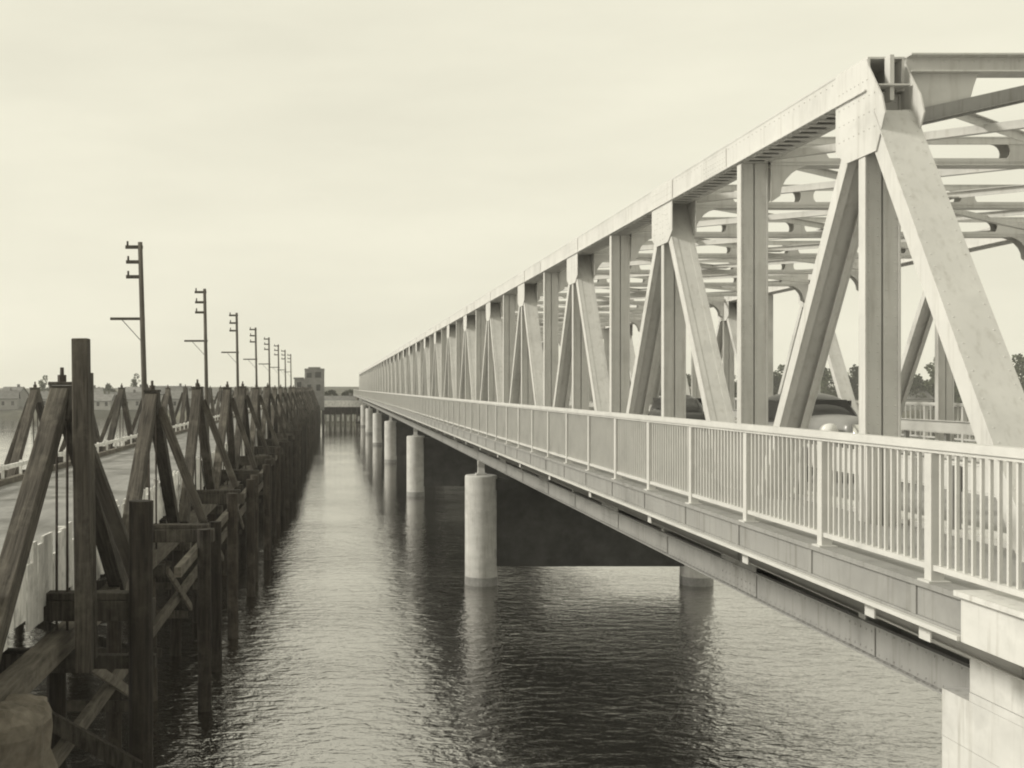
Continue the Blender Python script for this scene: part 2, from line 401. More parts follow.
# inclined end posts
for xw in (WX, EX):
    for (n0, s) in ((0, -1), (NMAX - 1, 1)):
        mb = MB(); dz = ZTC - .18 - ZBC; dy = s * P; k = .05
        member(mb, yn(n0) + dy * k, ZTC - .18 - dz * k, yn(n0) + dy, ZBC, xw + .002, w=WW - .004, dn=.27, web='top')
        a = Vector((0, dy, -dz)).normalized(); nr = Vector((0, a.z, -a.y)); nr = nr if nr.z > 0 else -nr
        p = Vector((xw + WW/2, yn(n0) + dy * .055, ZTC - .18 - dz * .055)) + nr * .137; q = Vector((xw + WW/2, yn(n0) + dy, ZBC)) + nr * .137
        mb.bar(p, q, WW + .06, .02)
        c = Vector((xw + WW/2, yn(n0) + dy * .06, ZTC - .18 - dz * .06))
        i = 0
        while i < 44:
            pp = p.lerp(q, i / 44) + nr * .01
            for sx in (-1, 1): mb.dome(pp + Vector((sx * (WW/2 - .03), 0, 0)), .010, nr)
            i += 1
        obj('end_post', mb, M['paint'], B, origin=(xw, yn(n0) + dy, ZBC))
        mb = MB()
        mb.box(xw + WW/2 - .025, xw + WW/2 + .025, yn(n0) + s * .17, yn(n0) + s * .30, E + 3.42, ZT1 + .01)
        mb.box(xw + .03, xw + WW - .03, yn(n0) + s * .16, yn(n0) + s * .36, E + 3.58, E + 3.60)
        obj('diaphragm_plate', mb, M['paint'], B, origin=(xw, yn(n0), E + 3.3))
# raised bolt plate above the hips
# struts and laterals
sm = strut_mesh(); s0 = None
for n in range(1, NMAX - 1):
    a = (0, yn(n), 0)
    if not s0: s0 = obj('cross_strut', sm, M['paint'], B, at=a)
    else: inst(s0, B, a)
def portal(n, s):
    mb = MB(); y = yn(n); xa, xb = WX + WW + .02, EX - .02
    mb.box(xa, xb, y + s*.02, y + s*.30, E + 3.96, E + 3.98)
    mb.box(xa, xb, y + s*.15, y + s*.17, E + 3.78, E + 3.96)
    mb.box(xa, xb, y + s*.02, y + s*.30, E + 3.76, E + 3.78)
    for sg, x0 in ((1, xa), (-1, xb)):
        poly = [(x0, E + 3.76), (x0 + sg * .85, E + 3.76), (x0 + sg * .80, E + 3.62), (x0 + sg * .74, E + 3.40), (x0 + sg * .60, E + 3.28), (x0, E + 3.22)]
        mb.prism_y(poly, y + s * .17, y + s * .19)
    x = xa + .1
    while x < xb:
        mb.dome((x, y + s * .26, E + 3.96), .02, (0,0,-1)); mb.dome((x, y + s*.17, E + 3.92), .016, (0, s, 0)); x += .18
    return mb
def portal_brace(n, s, sd):
    mb = MB(); y = yn(n)
    for sg, x0 in ((1, WX + WW), (-1, EX))[sd:sd+1]:
        mb.bar((x0 + .0, y + s * .22, E + 3.20), (x0 + sg * 3.3, y + s * .22, E + 3.94), .02, .20, side=(0,1,0))
        mb.bar((x0 + .0, y + s * .26, E + 3.13), (x0 + sg * 3.3, y + s * .26, E + 3.87), .09, .014, side=(0,1,0))
    return mb
obj('portal_strut', portal(0, -1), M['paint'], B, origin=(WX, yn(0), E + 3.8))
obj('portal_strut', portal(NMAX - 1, 1), M['panel'], B, origin=(WX, yn(NMAX-1), E + 3.8))
for sd in (0, 1):
    obj('portal_brace', portal_brace(0, -1, sd), M['panel'], B, origin=((WX, EX)[sd], yn(0), E + 3.2))
    obj('portal_brace', portal_brace(NMAX - 1, 1, sd), M['panel'], B, origin=((WX, EX)[sd], yn(NMAX-1), E + 3.2))
lb = MB(); xa, xb = WX + WW, EX
xm = (xa + xb) / 2
for sg, x0 in ((1, xa), (-1, xb)):
    lb.bar((x0, .25, E + 3.70), (xm, P - .1, E + 3.70), .12, .012, side=(0,0,1)); lb.bar((x0, .25, E + 3.76), (xm, P - .1, E + 3.76), .012, .12, side=(0,0,1))
for sg, x0 in ((1, xa), (-1, xb)):
    lb.bar((x0, P - .25, E + 3.63), (xm, .1, E + 3.63), .12, .012, side=(0,0,1)); lb.bar((x0, P - .25, E + 3.57), (xm, .1, E + 3.57), .012, .10, side=(0,0,1))
lb.prism_y([(xm - .4, E + 3.66), (xm + .4, E + 3.66), (xm + .4, E + 3.64), (xm - .4, E + 3.64)], P - .5, P - .16)
l0 = None
for n in range(0, NMAX - 1):
    if not l0: l0 = obj('lateral_brace', lb, M['paint'], B, at=(0, yn(n), 0))
    else: inst(l0, B, (0, yn(n), 0))

# deck ------------------------------------------------------------------------------------------
YD0, YD1 = 4.0, YZ + 12
mb = MB(); mb.box(WX + WW + .12, EX - .12, YA - .4, YD1, E - 2.05, E - 1.80)
obj('roadway_slab', mb, M['road'], B, origin=(WX, YA, E - 2.05))
mb = MB()
for x0, x1 in ((WX + WW + .12, WX + WW + .55), (EX - .55, EX - .12)): mb.box(x0, x1, YA - .4, YD1, E - 1.796, E - 1.60)
obj('kerb', mb, M['conc2'], B, origin=(WX, YA, E - 1.8))
mb = MB(); mb.box(5.06, WX - .004, YA - .5, YZ, E - 1.72, E - 1.62); obj('footway_slab', mb, M['road'], B, origin=(5, YA, E - 1.7))
mb = MB(); mb.box(WX - .003, WX + WW + .119, YA - .4, YZ, E - 1.80, E - 1.66); obj('deck_edge_slab', mb, M['road'], B, origin=(WX, YA, E - 1.8))
mb = MB(); ya = YA - .75
mb.box(4.90, 4.925, ya, YZ, E - 1.90, E - 1.65)                                 # outer channel
mb.box(4.885, 4.95, ya, YZ, E - 1.925, E - 1.902)
mb.box(4.86, 5.06, ya, YZ, E - 1.648, E - 1.60)
for n in range(-1, 20):
    for dy in (0, 2.03): mb.box(4.885, 4.899, yn(n) + dy - .04, yn(n) + dy + .04, E - 1.90, E - 1.65)
obj('fascia_channel', mb, M['panel'], B, origin=(4.9, YA, E - 2))
mb = MB(); mb.box(4.83, 4.96, ya, YZ, E - 1.965, E - 1.928); tag(obj('fascia_lip', mb, M['rail'], B, origin=(4.9, YA, E - 2)))
bm_ = MB(); bm_.prism_y([(5.0, E - 1.97), (WX - .02, E - 1.97), (WX - .02, E - 2.72), (5.0, E - 2.10)], -.008, .008)
bm_.box(4.98, 4.995, -.09, .09, E - 2.13, E - 1.97); bm_.bar((5.0, 0, E - 2.11), (WX - .02, 0, E - 2.73), .16, .016, side=(0,1,0))
b0 = None
for n in range(-1, NMAX + 1):
    a = (0, yn(n), 0)
    if not b0: b0 = obj('footway_bracket', bm_, M['rail'], B, at=a)
    else: inst(b0, B, a)
inst(b0, B, (0, 10.25, 0))
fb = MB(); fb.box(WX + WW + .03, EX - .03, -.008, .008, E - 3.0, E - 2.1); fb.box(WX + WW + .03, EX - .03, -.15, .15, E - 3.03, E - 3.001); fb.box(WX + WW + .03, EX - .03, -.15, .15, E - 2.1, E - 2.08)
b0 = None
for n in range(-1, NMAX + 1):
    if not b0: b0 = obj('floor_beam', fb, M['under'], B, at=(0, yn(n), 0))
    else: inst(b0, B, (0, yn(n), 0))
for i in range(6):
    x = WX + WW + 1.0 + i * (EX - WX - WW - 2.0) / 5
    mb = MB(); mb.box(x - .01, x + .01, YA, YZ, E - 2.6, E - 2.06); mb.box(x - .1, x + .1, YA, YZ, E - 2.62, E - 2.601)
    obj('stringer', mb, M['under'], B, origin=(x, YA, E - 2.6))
mb = MB(); mb.box(5.6, 5.62, YA, YZ, E - 1.98, E - 1.722); obj('stringer', mb, M['under'], B, origin=(5.6, YA, E - 2))

# guard rails along the road
for x, s in ((WX + WW + .28, 1), (EX - .28, -1)):
    mb = MB(); mb.box(x - .012, x + .012, YA - 3, YZ, E - 1.15, E - .87); mb.box(x - .012, x + s * .07, YA - 3, YZ, E - .866, E - .846); mb.box(x - .012, x + s*.07, YA - 3, YZ, E - 1.174, E - 1.154)
    gr = obj('guard_rail', mb, M['rail'], B, origin=(x, YA, E - 1.1))
    mb = MB(); y = YA - 2.9
    while y < YZ: mb.box(x - s * .13, x - s * .03, y - .06, y + .06, E - 1.60, E - .88); y += P / 2
    tag(obj('guard_rail_post', mb, M['panel'], gr, origin=(x, YA, E - 1.5)), kind='stuff')

# footway railings (west with pickets, east the same seen through the trusses)
def railing(x, s, full):
    SP = 2.033; ys = [9.09 + SP * j for j in range(-3, int((YZ - 9) / SP))]
    mb = MB(); y0, y1 = ys[0] - 1.5, ys[-1]
    mb.box(x - .05, x + .055, y0, y1, E - .505, E - .435); mb.box(x - .03, x + .035, y0, y1, E - .535, E - .507)
    mb.box(x - .035, x + .035, y0, y1, E - 1.50, E - 1.455)
    r = obj('railing', mb, M['rail'], B, origin=(x, 9.09, E - 1.6))
    po = MB(); po.box(-.05, .055, -.052, -.040, -1.59, -.54); po.box(-.05, .055, .040, .052, -1.59, -.54); po.box(-.052, -.04, -.052, .052, -1.59, -.54); po.box(-.02, .02, -.04, .04, -1.59, -.54)
    po.box(-.09, .09, -.09, .09, -1.60, -1.585)
    pk = MB(); npk = 17
    for i in range(1, npk + 1):
        y = SP * i / (npk + 1); pk.box(-.013, .013, y - .0125, y + .0125, -1.455, -.535)
    p0 = k0 = None
    for j, y in enumerate(ys):
        a = (x, y, E)
        if (full and j < 98):
            if not p0: p0 = obj('post', po, M['rail'], r, at=a); k0 = obj('picket_panel', pk, M['rail'], r, at=a)
            else: inst(p0, r, a); inst(k0, r, a)
    fp = MB(); fk = MB()
    for j, y in enumerate(ys):
        if not (full and j < 98):
            fp.box(x - .05, x + .05, y - .05, y + .05, E - 1.6, E - .54)
            if y > 100 or not full: 
                for i in range(1, 7): yy = y + SP * i / 7; fk.box(x - .013, x + .013, yy - .02, yy + .02, E - 1.455, E - .535)
    tag(obj('post', fp, M['rail'], r, origin=(x, ys[0], E - 1.6)), kind='stuff')
    tag(obj('picket_panel', fk, M['rail'], r, origin=(x, ys[0], E - 1.6)), kind='stuff')
railing(4.95, 1, True)
XE = EX + WW + 1.35
railing(XE, -1, False)
mb = MB(); mb.box(EX + WW + .004, XE + .1, YA - .5, YZ, E - 1.72, E - 1.62); obj('footway_slab', mb, M['road'], B, origin=(XE, YA, E - 1.7))

# ------------------------------------------------------------------ piers
def pier(n, label):
    y = yn(n); e = empty('bridge_pier', ((WX + EX + WW) / 2, y, 0), label, 'bridge pier', 'bridge piers in the river')
    xs_ = (WX + WW/2 + .02, EX + WW/2)
    for x in xs_:
        mb = MB(); rows = 26; seg = 28; zt = 4.90; r = .73
        for k in range(rows + 1):
            z = -2.5 + (zt + 2.5) * k / rows; rr = r * (1 + (.006 if k % 5 == 0 else 0)) 
            for i in range(seg):
                th = 2*math.pi*i/seg; mb.v.append((x + rr*math.cos(th), y + rr*math.sin(th), z))
        for k in range(rows):
            for i in range(seg): j = (i+1) % seg; mb.f.append((k*seg+i, k*seg+j, (k+1)*seg+j, (k+1)*seg+i))
        b = len(mb.v)
        for i in range(seg): th = 2*math.pi*i/seg; mb.v.append((x + (r-.05)*math.cos(th), y + (r-.05)*math.sin(th), zt + .05))
        for i in range(seg): j = (i+1) % seg; mb.f.append((rows*seg+i, rows*seg+j, b+j, b+i))
        mb.f.append(tuple(b + i for i in range(seg)))
        o = obj('pier_column', mb, M['conc'], e, origin=(x, y, 0), smooth=True)
        try:
            md = o.modifiers.new('es', 'EDGE_SPLIT'); md.split_angle = R(40)
        except Exception: pass
        mb = MB(); mb.tube((x, y, -.4), (x, y, .38), .742, .738, 28)
        obj('tide_mark_band', mb, M['wetconc'], o, origin=(x, y, 0))
        mb = MB(); mb.box(x - .24, x + .24, y - .24, y + .24, zt + .051, zt + .13)
        mb.prism_x([(y - .18, zt + .131), (y + .18, zt + .131), (y + .06, zt + .42), (y - .06, zt + .42)], x - .15, x + .15)
        mb.prism_x([(y - .06, zt + .421), (y + .06, zt + .421), (y + .2, ZB0 - .004), (y - .2, ZB0 - .004)], x - .15, x + .15)
        obj('bearing', mb, M['rail'], e, origin=(x, y, zt))
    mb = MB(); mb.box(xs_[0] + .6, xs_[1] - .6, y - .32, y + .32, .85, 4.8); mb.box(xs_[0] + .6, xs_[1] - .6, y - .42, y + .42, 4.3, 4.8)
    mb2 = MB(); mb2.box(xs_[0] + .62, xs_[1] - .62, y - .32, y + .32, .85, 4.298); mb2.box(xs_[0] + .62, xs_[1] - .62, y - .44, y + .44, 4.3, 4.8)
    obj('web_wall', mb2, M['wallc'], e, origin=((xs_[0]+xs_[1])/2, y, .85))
ords = ['nearest pair of round concrete columns under the truss bridge', 'second pair of concrete columns under the truss bridge, behind the nearest pair',
        'third pair of concrete pier columns out from the near bank', 'fourth pair of concrete pier columns, small in the distance',
        'fifth pair of concrete pier columns, tiny below the far spans', 'sixth and farthest pair of concrete columns, just before the far bank']
for i, l in enumerate(ords): pier(9 + 10 * i, l)

# ------------------------------------------------------------------ near abutment
A = empty('bridge_abutment', (6.5, 6, 0), 'pale concrete abutment carrying the near end of the truss bridge, lower right corner', 'abutment')
mb = MB(); mb.box(4.86, 5.9, -6, 8.54, E - 1.97, E - 1.615); mb.box(4.80, 5.9, -6, 8.54, E - 1.61, E - 1.598 + .03)
obj('parapet_beam', mb, M['conc2'], A, origin=(4.9, 8.5, E - 2))
mb = MB(); mb.box(5.8, 6.36, -6, 10.05, E - 2.774, E - 1.99); obj('backwall', mb, M['conc2'], A, origin=(5.8, 10, E - 2.8))
mb = MB(); mb.box(5.795, 6.355, -6, 10.05, E - 2.86, E - 2.78); mb.box(5.80, 17.5, -6, 10.51, -3, E - 2.865 - .45) ; mb.box(5.80, 6.36, -6, 10.51, E - 3.31, E - 2.865)
obj('stem_wall', mb, M['conc2'], A, origin=(5.8, 10, 0))
mb = MB(); mb.box(6.4, 17.5, -6, 8.8, E - 3.3, E - 1.80); obj('approach_fill', mb, M['road'], A, origin=(6.4, 4, E - 3))
mb = MB(); mb.box(5.95, 6.36, -6, 8.5, E - 1.985, E - 1.62); obj('approach_footway', mb, M['road'], A, origin=(6, 4, E - 3))

# far embankment carrying the road off the bridge
mb = MB(); mb.prism_y([(5.5, .5), (17.6, .5), (17.2, E - 2.06), (5.9, E - 2.06)], YZ - 2, YZ + 60)
tag(obj('far_embankment', mb, M['bank']), kind='structure')

# ------------------------------------------------------------------ old timber trestle
S = 10.44; K0 = 20.95; DZ = E - 4.0; XN, XF = -5.2, -14.2
def yk(k): return K0 + S * k
T = empty('timber_trestle', (-9, yk(0), 0), 'old dark timber trestle bridge with A-shaped side frames, on the left', 'trestle bridge')
YT0, YT1 = 5.0, 268.0
mb = MB(); mb.box(XF + .45, XN - .35, YT0, YT1, DZ - .14, DZ); obj('plank_deck', mb, M['plank'], T, origin=(-9, YT0, DZ))
for x in (XN, XF):
    mb = MB(); y = YT0
    while y < YT1:
        L_ = min(S, YT1 - y); mb.box(x - .19 + random.uniform(-.02,.02), x + .19 + random.uniform(-.02,.02), y, y + L_ - .02, DZ - 1.0, DZ - .60 + random.uniform(-.02,.02)); y += L_
    obj('bottom_chord', mb, M['tlong'], T, origin=(x, YT0, DZ - 1))
for x in (-6.6, -8, -9.4, -10.8, -12.2):
    mb = MB(); mb.box(x - .15, x + .15, YT0, YT1, DZ - .55, DZ - .144); obj('stringer', mb, M['timber'], T, origin=(x, YT0, DZ - .5))
mb = MB()
for x0, x1 in ((XN - .62, XN - .36), (XF + .36, XF + .66)): mb.box(x0, x1, YT0, YT1, DZ + .002, DZ + .24)
obj('kerb_timber', mb, M['tlong'], T, origin=(XN, YT0, DZ))

def vec_leg(s): return Vector((0, s * (S/2 - .40), -.62 - 3.82))
def leg_mb(s, side):
    mb = MB(); L_ = vec_leg(s).length; mb.bar((0,0,0), (0,0,-L_), .34, .38, k1=1.03); return mb
def joint_mb():
    mb = MB(); mb.prism_x([(-.42, 3.35), (.42, 3.35), (.17, 4.0), (-.17, 4.0)], -.20, .20)
    mb.box(-.22, .22, -.20, .20, 4.004, 4.07)
    for (y, z) in ((-.2,3.5),(.2,3.5),(-.1,3.8),(.1,3.8),(0,3.62)):
        for sx in (-1, 1): mb.dome((sx*.20, y, z), .035, (sx,0,0)); return mb
def rods_mb():
    mb = MB()
    for x in (-.1, .1): mb.tube((x, 0, 3.4), (x, 0, -.9), .028, n=6)
    mb.tube((0, 0, 4.07), (0, 0, 4.20), .085, .085, 8); mb.tube((0,0,4.2),(0,0,4.34), .045, .04, 6)
    return mb
def brace_mb(sx):
    mb = MB(); mb.bar((0,0,0), (0,0,-3.54), .24, .26, side=(1,0,0)); return mb
def beam_mb(sx):
    mb = MB(); mb.box(sx * -.6, sx * 1.75, -.19, .19, -.40, -.02); mb.box(sx * -.6, sx*1.6, -.17, .17, -.02 + .004, .12); return mb
tm = dict(leg1=leg_mb(1,1), leg0=leg_mb(-1,1), joint=joint_mb(), rods=rods_mb())
protos = {}
def frame(x, k, outward):
    y = yk(k); a = Vector((x, y, DZ)); key = outward
    offs = [Vector((0, -.10, 3.82)), Vector((0, .10, 3.82)), Vector((0,0,0)), Vector((outward * .22, 0, 3.55)), Vector((0,0,0))]
    if key not in protos:
        j = obj('truss_frame', tm['joint'], M['timber'], T, at=a)
        ch = [obj('leg', tm['leg0'], M['timber'], j, at=a + offs[0]), obj('leg', tm['leg1'], M['timber'], j, at=a + offs[1]),
              obj('tie_rod', tm['rods'], M['iron'], j, at=a), obj('outrigger_brace', brace_mb(outward), M['timber'], j, at=a + offs[3]), obj('floor_beam', beam_mb(outward), M['timber'], j, at=a)]
        for c in ch[:2] + ch[3:] + [j]: chamfer(c)
        protos[key] = (j, ch)
    else:
        j = inst(protos[key][0], T, a); ch = [inst(c, j, a + o_) for c, o_ in zip(protos[key][1], offs)]
    for c, s_ in ((ch[0], -1), (ch[1], 1)):
        d = vec_leg(s_); c.rotation_euler = (math.atan2(d.y, -d.z) + R(random.uniform(-.7,.7)), R(random.uniform(-.6,.6)), R(random.uniform(-1.5,1.5)))
    ch[3].rotation_euler = (R(random.uniform(-1,1)), -math.atan2(outward * 1.20, 3.33) + R(random.uniform(-1,1)), 0)
    j.rotation_euler = (0, R(random.uniform(-1.4,1.4)), 0) if k > 0 else (0,0,0)
    j.scale = (1, 1, 1 + (random.uniform(-.03, .012) if k > 0 else .012))
for k in range(-1, 23):
    frame(XN, k, 1)
for k in range(-1, 23):
    frame(XF, k, -1)

# bents: rows of piles, caps and braces
pidx = 0; restp = MB()
pile_protos = []
def bent(y, xs_, cap=True):
    global pidx
    mb = MB(); x0, x1 = min(xs_), max(xs_)
    mb.box(x0 - .5, x1 + .45, y - .18, y + .18, DZ - 1.38, DZ - 1.03)
    for (a, b, o_) in ((x0, x1, .24), (x1, x0, -.24)) if y > 28 else ():
        mb.bar((a, y + o_, DZ - 1.2), (b, y + o_, 1.2), .09, .24, side=(0,1,0))
    mb.box(x0 - .4, x1 + .4, y - .34, y - .25, 1.3, 1.55)
    be = obj('pile_bent', mb, M['timber'], T, origin=((x0+x1)/2, y, DZ - 1.2))
    for x in xs_:
        if pidx < 96:
            m2 = MB(); m2.tube((x + random.uniform(-.12,.12), y + random.uniform(-.1,.1), -2.5), (x, y, DZ - 1.384), .21, .18, 10, .06)
            obj('pile', m2, M['pile'], be, origin=(x, y, 0)); pidx += 1
        else: restp.tube((x + random.uniform(-.12,.12), y, -2.5), (x, y, DZ - 1.384), .21, .18, 6)
for k in range(-1, 23):
    if k > 1:
        bent(yk(k) + S/2, [XN - .05, -6.9, -8.7, -10.5, -12.3, XF]); bent(yk(k), [XN - .1, -7.4, -9.7, -12, XF + .1])
    else:
        bent(yk(k) + S/2, [XN - .05, -8.7, XF]); bent(yk(k), [XN - .1, -9.7, XF + .1])
tag(obj('pile', restp, M['pile'], T, origin=(XN, yk(10), 0)), kind='stuff')
# longitudinal girts tying the bents together low down
for x in (XN + .26, XF - .26):
    mb = MB(); mb.box(x - .07, x + .07, YT0, YT1, 2.2, 2.5)
    y = yk(0)
    while y < YT1 - S: mb.bar((x + .15, y, DZ - 1.2), (x + .15, y + S/2, 1.6), .08, .22); y += S
    obj('girt', mb, M['tlong'], T, origin=(x, YT0, 2.3))
# outer row of fender piles
pts = [(-3.62, 20.5, 6.8, .225), (-3.62, 30.4, 5.0, .19), (-3.66, 39.2, 5.15, .19), (-3.75, 34.6, 4.7, .17), (-3.62, 47.0, 5.0, .18), (-3.7, 50.6, 4.9, .18)]
y = 57
while y < YT1: pts.append((-3.65 + random.uniform(-.15,.12), y, 4.9 + random.uniform(-.2,.35), .18)); y += random.choice((4.2, 5.2, 5.9))
for i, (x, y, zt, r) in enumerate(pts):
    mb = MB(); mb.tube((x + random.uniform(-.05,.1), y, -2.5), (x, y, zt), r * 1.04, r, 14, .05); obj('fender_pile', mb, M['pile'], T, origin=(x, y, 0), smooth=False)
mb = MB(); mb.box(-3.95, -3.78, 27, YT1, 4.25, 4.5); obj('waling', mb, M['tlong'], T, origin=(-3.8, 27, 4.3))
mb = MB(); mb.bar((-4.62, 20.0, E + .90), (-4.55, 20.0, E - 5.15), .29, .29); chamfer(obj('tall_post', mb, M['timber'], T, origin=(-4.6, 20, E - 4)))
mb = MB(); mb.bar((-4.55, 20.35, E + .28), (-4.47, 20.35, E - 5.0), .12, .2); obj('post_cleat', mb, M['timber'], T, origin=(-4.4, 20.5, E - 4))
# loose sway brace and crib near the camera
mb = MB(); mb.bar((-6.1, 19.6, E - 5.35), (-3.62, 20.2, E - 7.0), .12, .3, side=(0,1,0));
mb.box(-5.35, -3.4, 20.75, 20.95, E - 5.3, E - 5.05)
obj('sway_brace', mb, M['timber'], T, origin=(-5, 20, 3))
# whitewashed board fence on the near side, thin rail on the far side
fx = XN - .28; y = 9.0
while y < YT1 - 2.6:
    fe = MB(); ye = y + 2.65
    fe.box(fx - .12, fx - .03, y, ye - .02, DZ + .45, DZ + .6); fe.box(fx - .2, fx - .03, y + .1, y + .26, DZ, DZ + 1.05 + random.uniform(-.1,.15))
    yy = y + .15
    while yy < ye - .1:
        if random.random() < .85:
            h = random.choice((1.0, 1.05, .9, .75, 1.12)) + random.uniform(-.07,.07); w = random.uniform(.26,.35)
            fe.bar((fx + random.uniform(-.01,.005), yy, DZ - random.choice((.1, .35, .4))), (fx + random.uniform(-.02,.015), yy + random.uniform(-.02,.02), DZ + .1 + h), .05, w)
        yy += random.uniform(.31,.40)
    obj('fence_panel', fe, M['white'], T, origin=(fx, y, DZ)); y = ye
mb = MB(); x = XF + .55; mb.box(x - .05, x + .05, 9, YT1, DZ + .62, DZ + .80); y = 9
while y < YT1: mb.box(x - .16, x - .06, y - .07, y + .07, DZ, DZ + .85); y += 2.61
obj('side_rail', mb, M['white'], T, origin=(x, 9, DZ))

# concrete crib beneath the near left corner
from mathutils import noise as _nz
cr = MB(); SG, RW = 44, 26
for k in range(RW + 1):
    t_ = k / RW; zz = -2.5 + 6.45 * min(1, t_ * 1.35); rr = 1.12 - .12 * min(1, t_ * 1.35) if t_ < .74 else max(0.02, 1.0 * math.cos((t_ - .74) / .26 * math.pi / 2) ** .6)
    zz += .32 * math.sin(max(0, (t_ - .74) / .26) * math.pi / 2)
    for i in range(SG):
        th = 2*math.pi*i/SG; p = Vector((rr*math.cos(th), rr*.9*math.sin(th), zz)); q = _nz.fractal(p * 1.6, 1.0, 2.0, 5) * .16 + abs(_nz.noise(p * 3.1)) * .12
        cr.v.append((-5.25 + p.x * (1 + q), 16.4 + p.y * (1 + q), p.z - .05 + q * .7))
for k in range(RW):
    for i in range(SG): j = (i+1) % SG; cr.f.append((k*SG+i, k*SG+j, (k+1)*SG+j, (k+1)*SG+i))
cr.f.append(tuple(RW*SG + i for i in range(SG)))
tag(obj('masonry_footing', cr, M['crib'], origin=(-5.25, 16.4, 0)), 'rough rounded concrete footing under the trestle, lower left corner', 'footing')

# ------------------------------------------------------------------ utility poles
def pole(y, label, x=-5.62, lean=0):
    e = empty('utility_pole', (x, y, DZ), label, 'utility pole', 'utility poles along the trestle')
    mb = MB(); zt = E + .768 * 5.75 - DZ
    mb.tube((0,0,-1.3), (-.28 + lean, 0, zt), .10, .07, 10); shaft = obj('shaft', mb, M['pole'], e, at=(x, y, DZ), smooth=True)
    for i, (dz, L_) in enumerate(((.10, .44), (.55, .42), (1.0, .42))):
        m2 = MB(); m2.box(-L_ - .28 + lean, -.20 + lean, -.05, .05, zt - dz - .1, zt - dz)
        o = obj('crossarm', m2, M['pole'], e, at=(x, y, DZ))
        m3 = MB(); m3.tube((-L_ - .22 + lean, 0, zt - dz), (-L_ - .22 + lean, 0, zt - dz + .13), .035, .03, 8)
        obj('insulator', m3, M['iron'], o, at=(x, y, DZ))
    m2 = MB(); m2.box(-1.18 + lean, -.14 + lean, -.04, .04, zt - 2.36, zt - 2.28); o = obj('lower_arm', m2, M['pole'], e, at=(x, y, DZ))
    m2 = MB(); m2.tube((-.82 + lean, 0, zt - 2.36), (-.15 + lean, 0, zt - 3.1), .012, n=5); obj('stay', m2, M['iron'], o, at=(x, y, DZ))
pl = ['tallest looking and nearest wooden utility pole, left of all the others on the trestle', 'second utility pole from the left, with a long lower arm',
 'third utility pole from the left along the trestle', 'fourth utility pole from the left along the trestle', 'fifth utility pole from the left along the trestle', 'sixth utility pole from the left along the trestle',
 'seventh utility pole from the left, small', 'eighth utility pole from the left, the last one before the pale tower house']
for j, l in enumerate(pl): pole(33.3 + 15.66 * j, l, lean=0 if j == 0 else .12 + random.uniform(-.03,.03))

# ------------------------------------------------------------------ tower house and cross dock at the far end of the trestle
H = empty('tower_house', (-4.7, 256, 0), 'pale narrow tower house with dark flat roof at far end of the trestle', 'tower')
mb = MB(); mb.box(-7.0, -2.5, 254, 259, DZ - 1.2, E + 4.1); mb.box(-9.4, -7.002, 254.5, 258.5, DZ - 1.2, E + 2.1); obj('wall', mb, M['towerw'], H, origin=(-5, 256, DZ))
mb = MB(); mb.box(-7.05, -2.45, 253.9, 259.1, E + 4.1, E + 4.5); mb.box(-6.2, -3.4, 255, 258, E + 4.5, E + 4.85); mb.box(-9.6, -7.26, 254.3, 258.7, E + 2.1, E + 2.45); obj('roof', mb, M['roofm'], H, origin=(-5, 256, E + 4))
for (x0, x1, z0, z1) in ((-6.5, -5.4, E + 2.4, E + 3.5), (-4.6, -3.2, E + 2.4, E + 3.7), (-6.4, -5.5, E - .6, E + .8), (-4.3, -3.4, E - .6, E + .8), (-8.8, -7.8, E + .2, E + 1.4)):
    mb = MB(); mb.box(x0, x1, 253.95 if x0 > -7 else 254.45, 254.1 if x0 > -7 else 254.6, z0, z1); obj('window', mb, M['glass'], H, origin=(x0, 254, z0))
mb = MB()
for x in (-9, -7.2, -5, -2.8):
    for y in (254.8, 258.2): mb.tube((x, y, -2), (x, y, DZ - 1.2), .2, .2, 8)
tag(obj('pile', mb, M['pile'], H, origin=(-5, 256, 0)), kind='stuff')
D = empty('cross_dock', (2, 268, 0), 'low white-railed timber dock joining the trestle and the bridge far away', 'dock')
mb = MB(); mb.box(-6, 16, 266, 272, E - 4.4, E - 4.0); obj('dock_deck', mb, M['timber'], D, origin=(2, 266, 4.5))
mb = MB(); mb.box(-3, 16, 265.8, 265.95, E - 4.6, E - 3.0); obj('dock_fascia', mb, M['white'], D, origin=(2, 266, 4.5))
mb = MB(); mb.box(-3, 16, 269, 269.3, 2.4, E - 4.4); 
for x in [-2.6 + 1.3 * i for i in range(14)]: mb.tube((x, 266.3, -2), (x + random.uniform(-.3,.3), 266.3, E - 4.4), .16, .16, 6)
tag(obj('pile', mb, M['pile'], D, origin=(2, 266, 0)), kind='stuff')
mb = MB()
for x in [-2.0 + 1.25 * i for i in range(7)]: mb.box(x, x + random.uniform(.25,.6), 265.9, 266.0, .9, 2.2 + random.uniform(-.4,.6))
obj('fender_board', mb, M['white'], D, origin=(2, 266, 1))

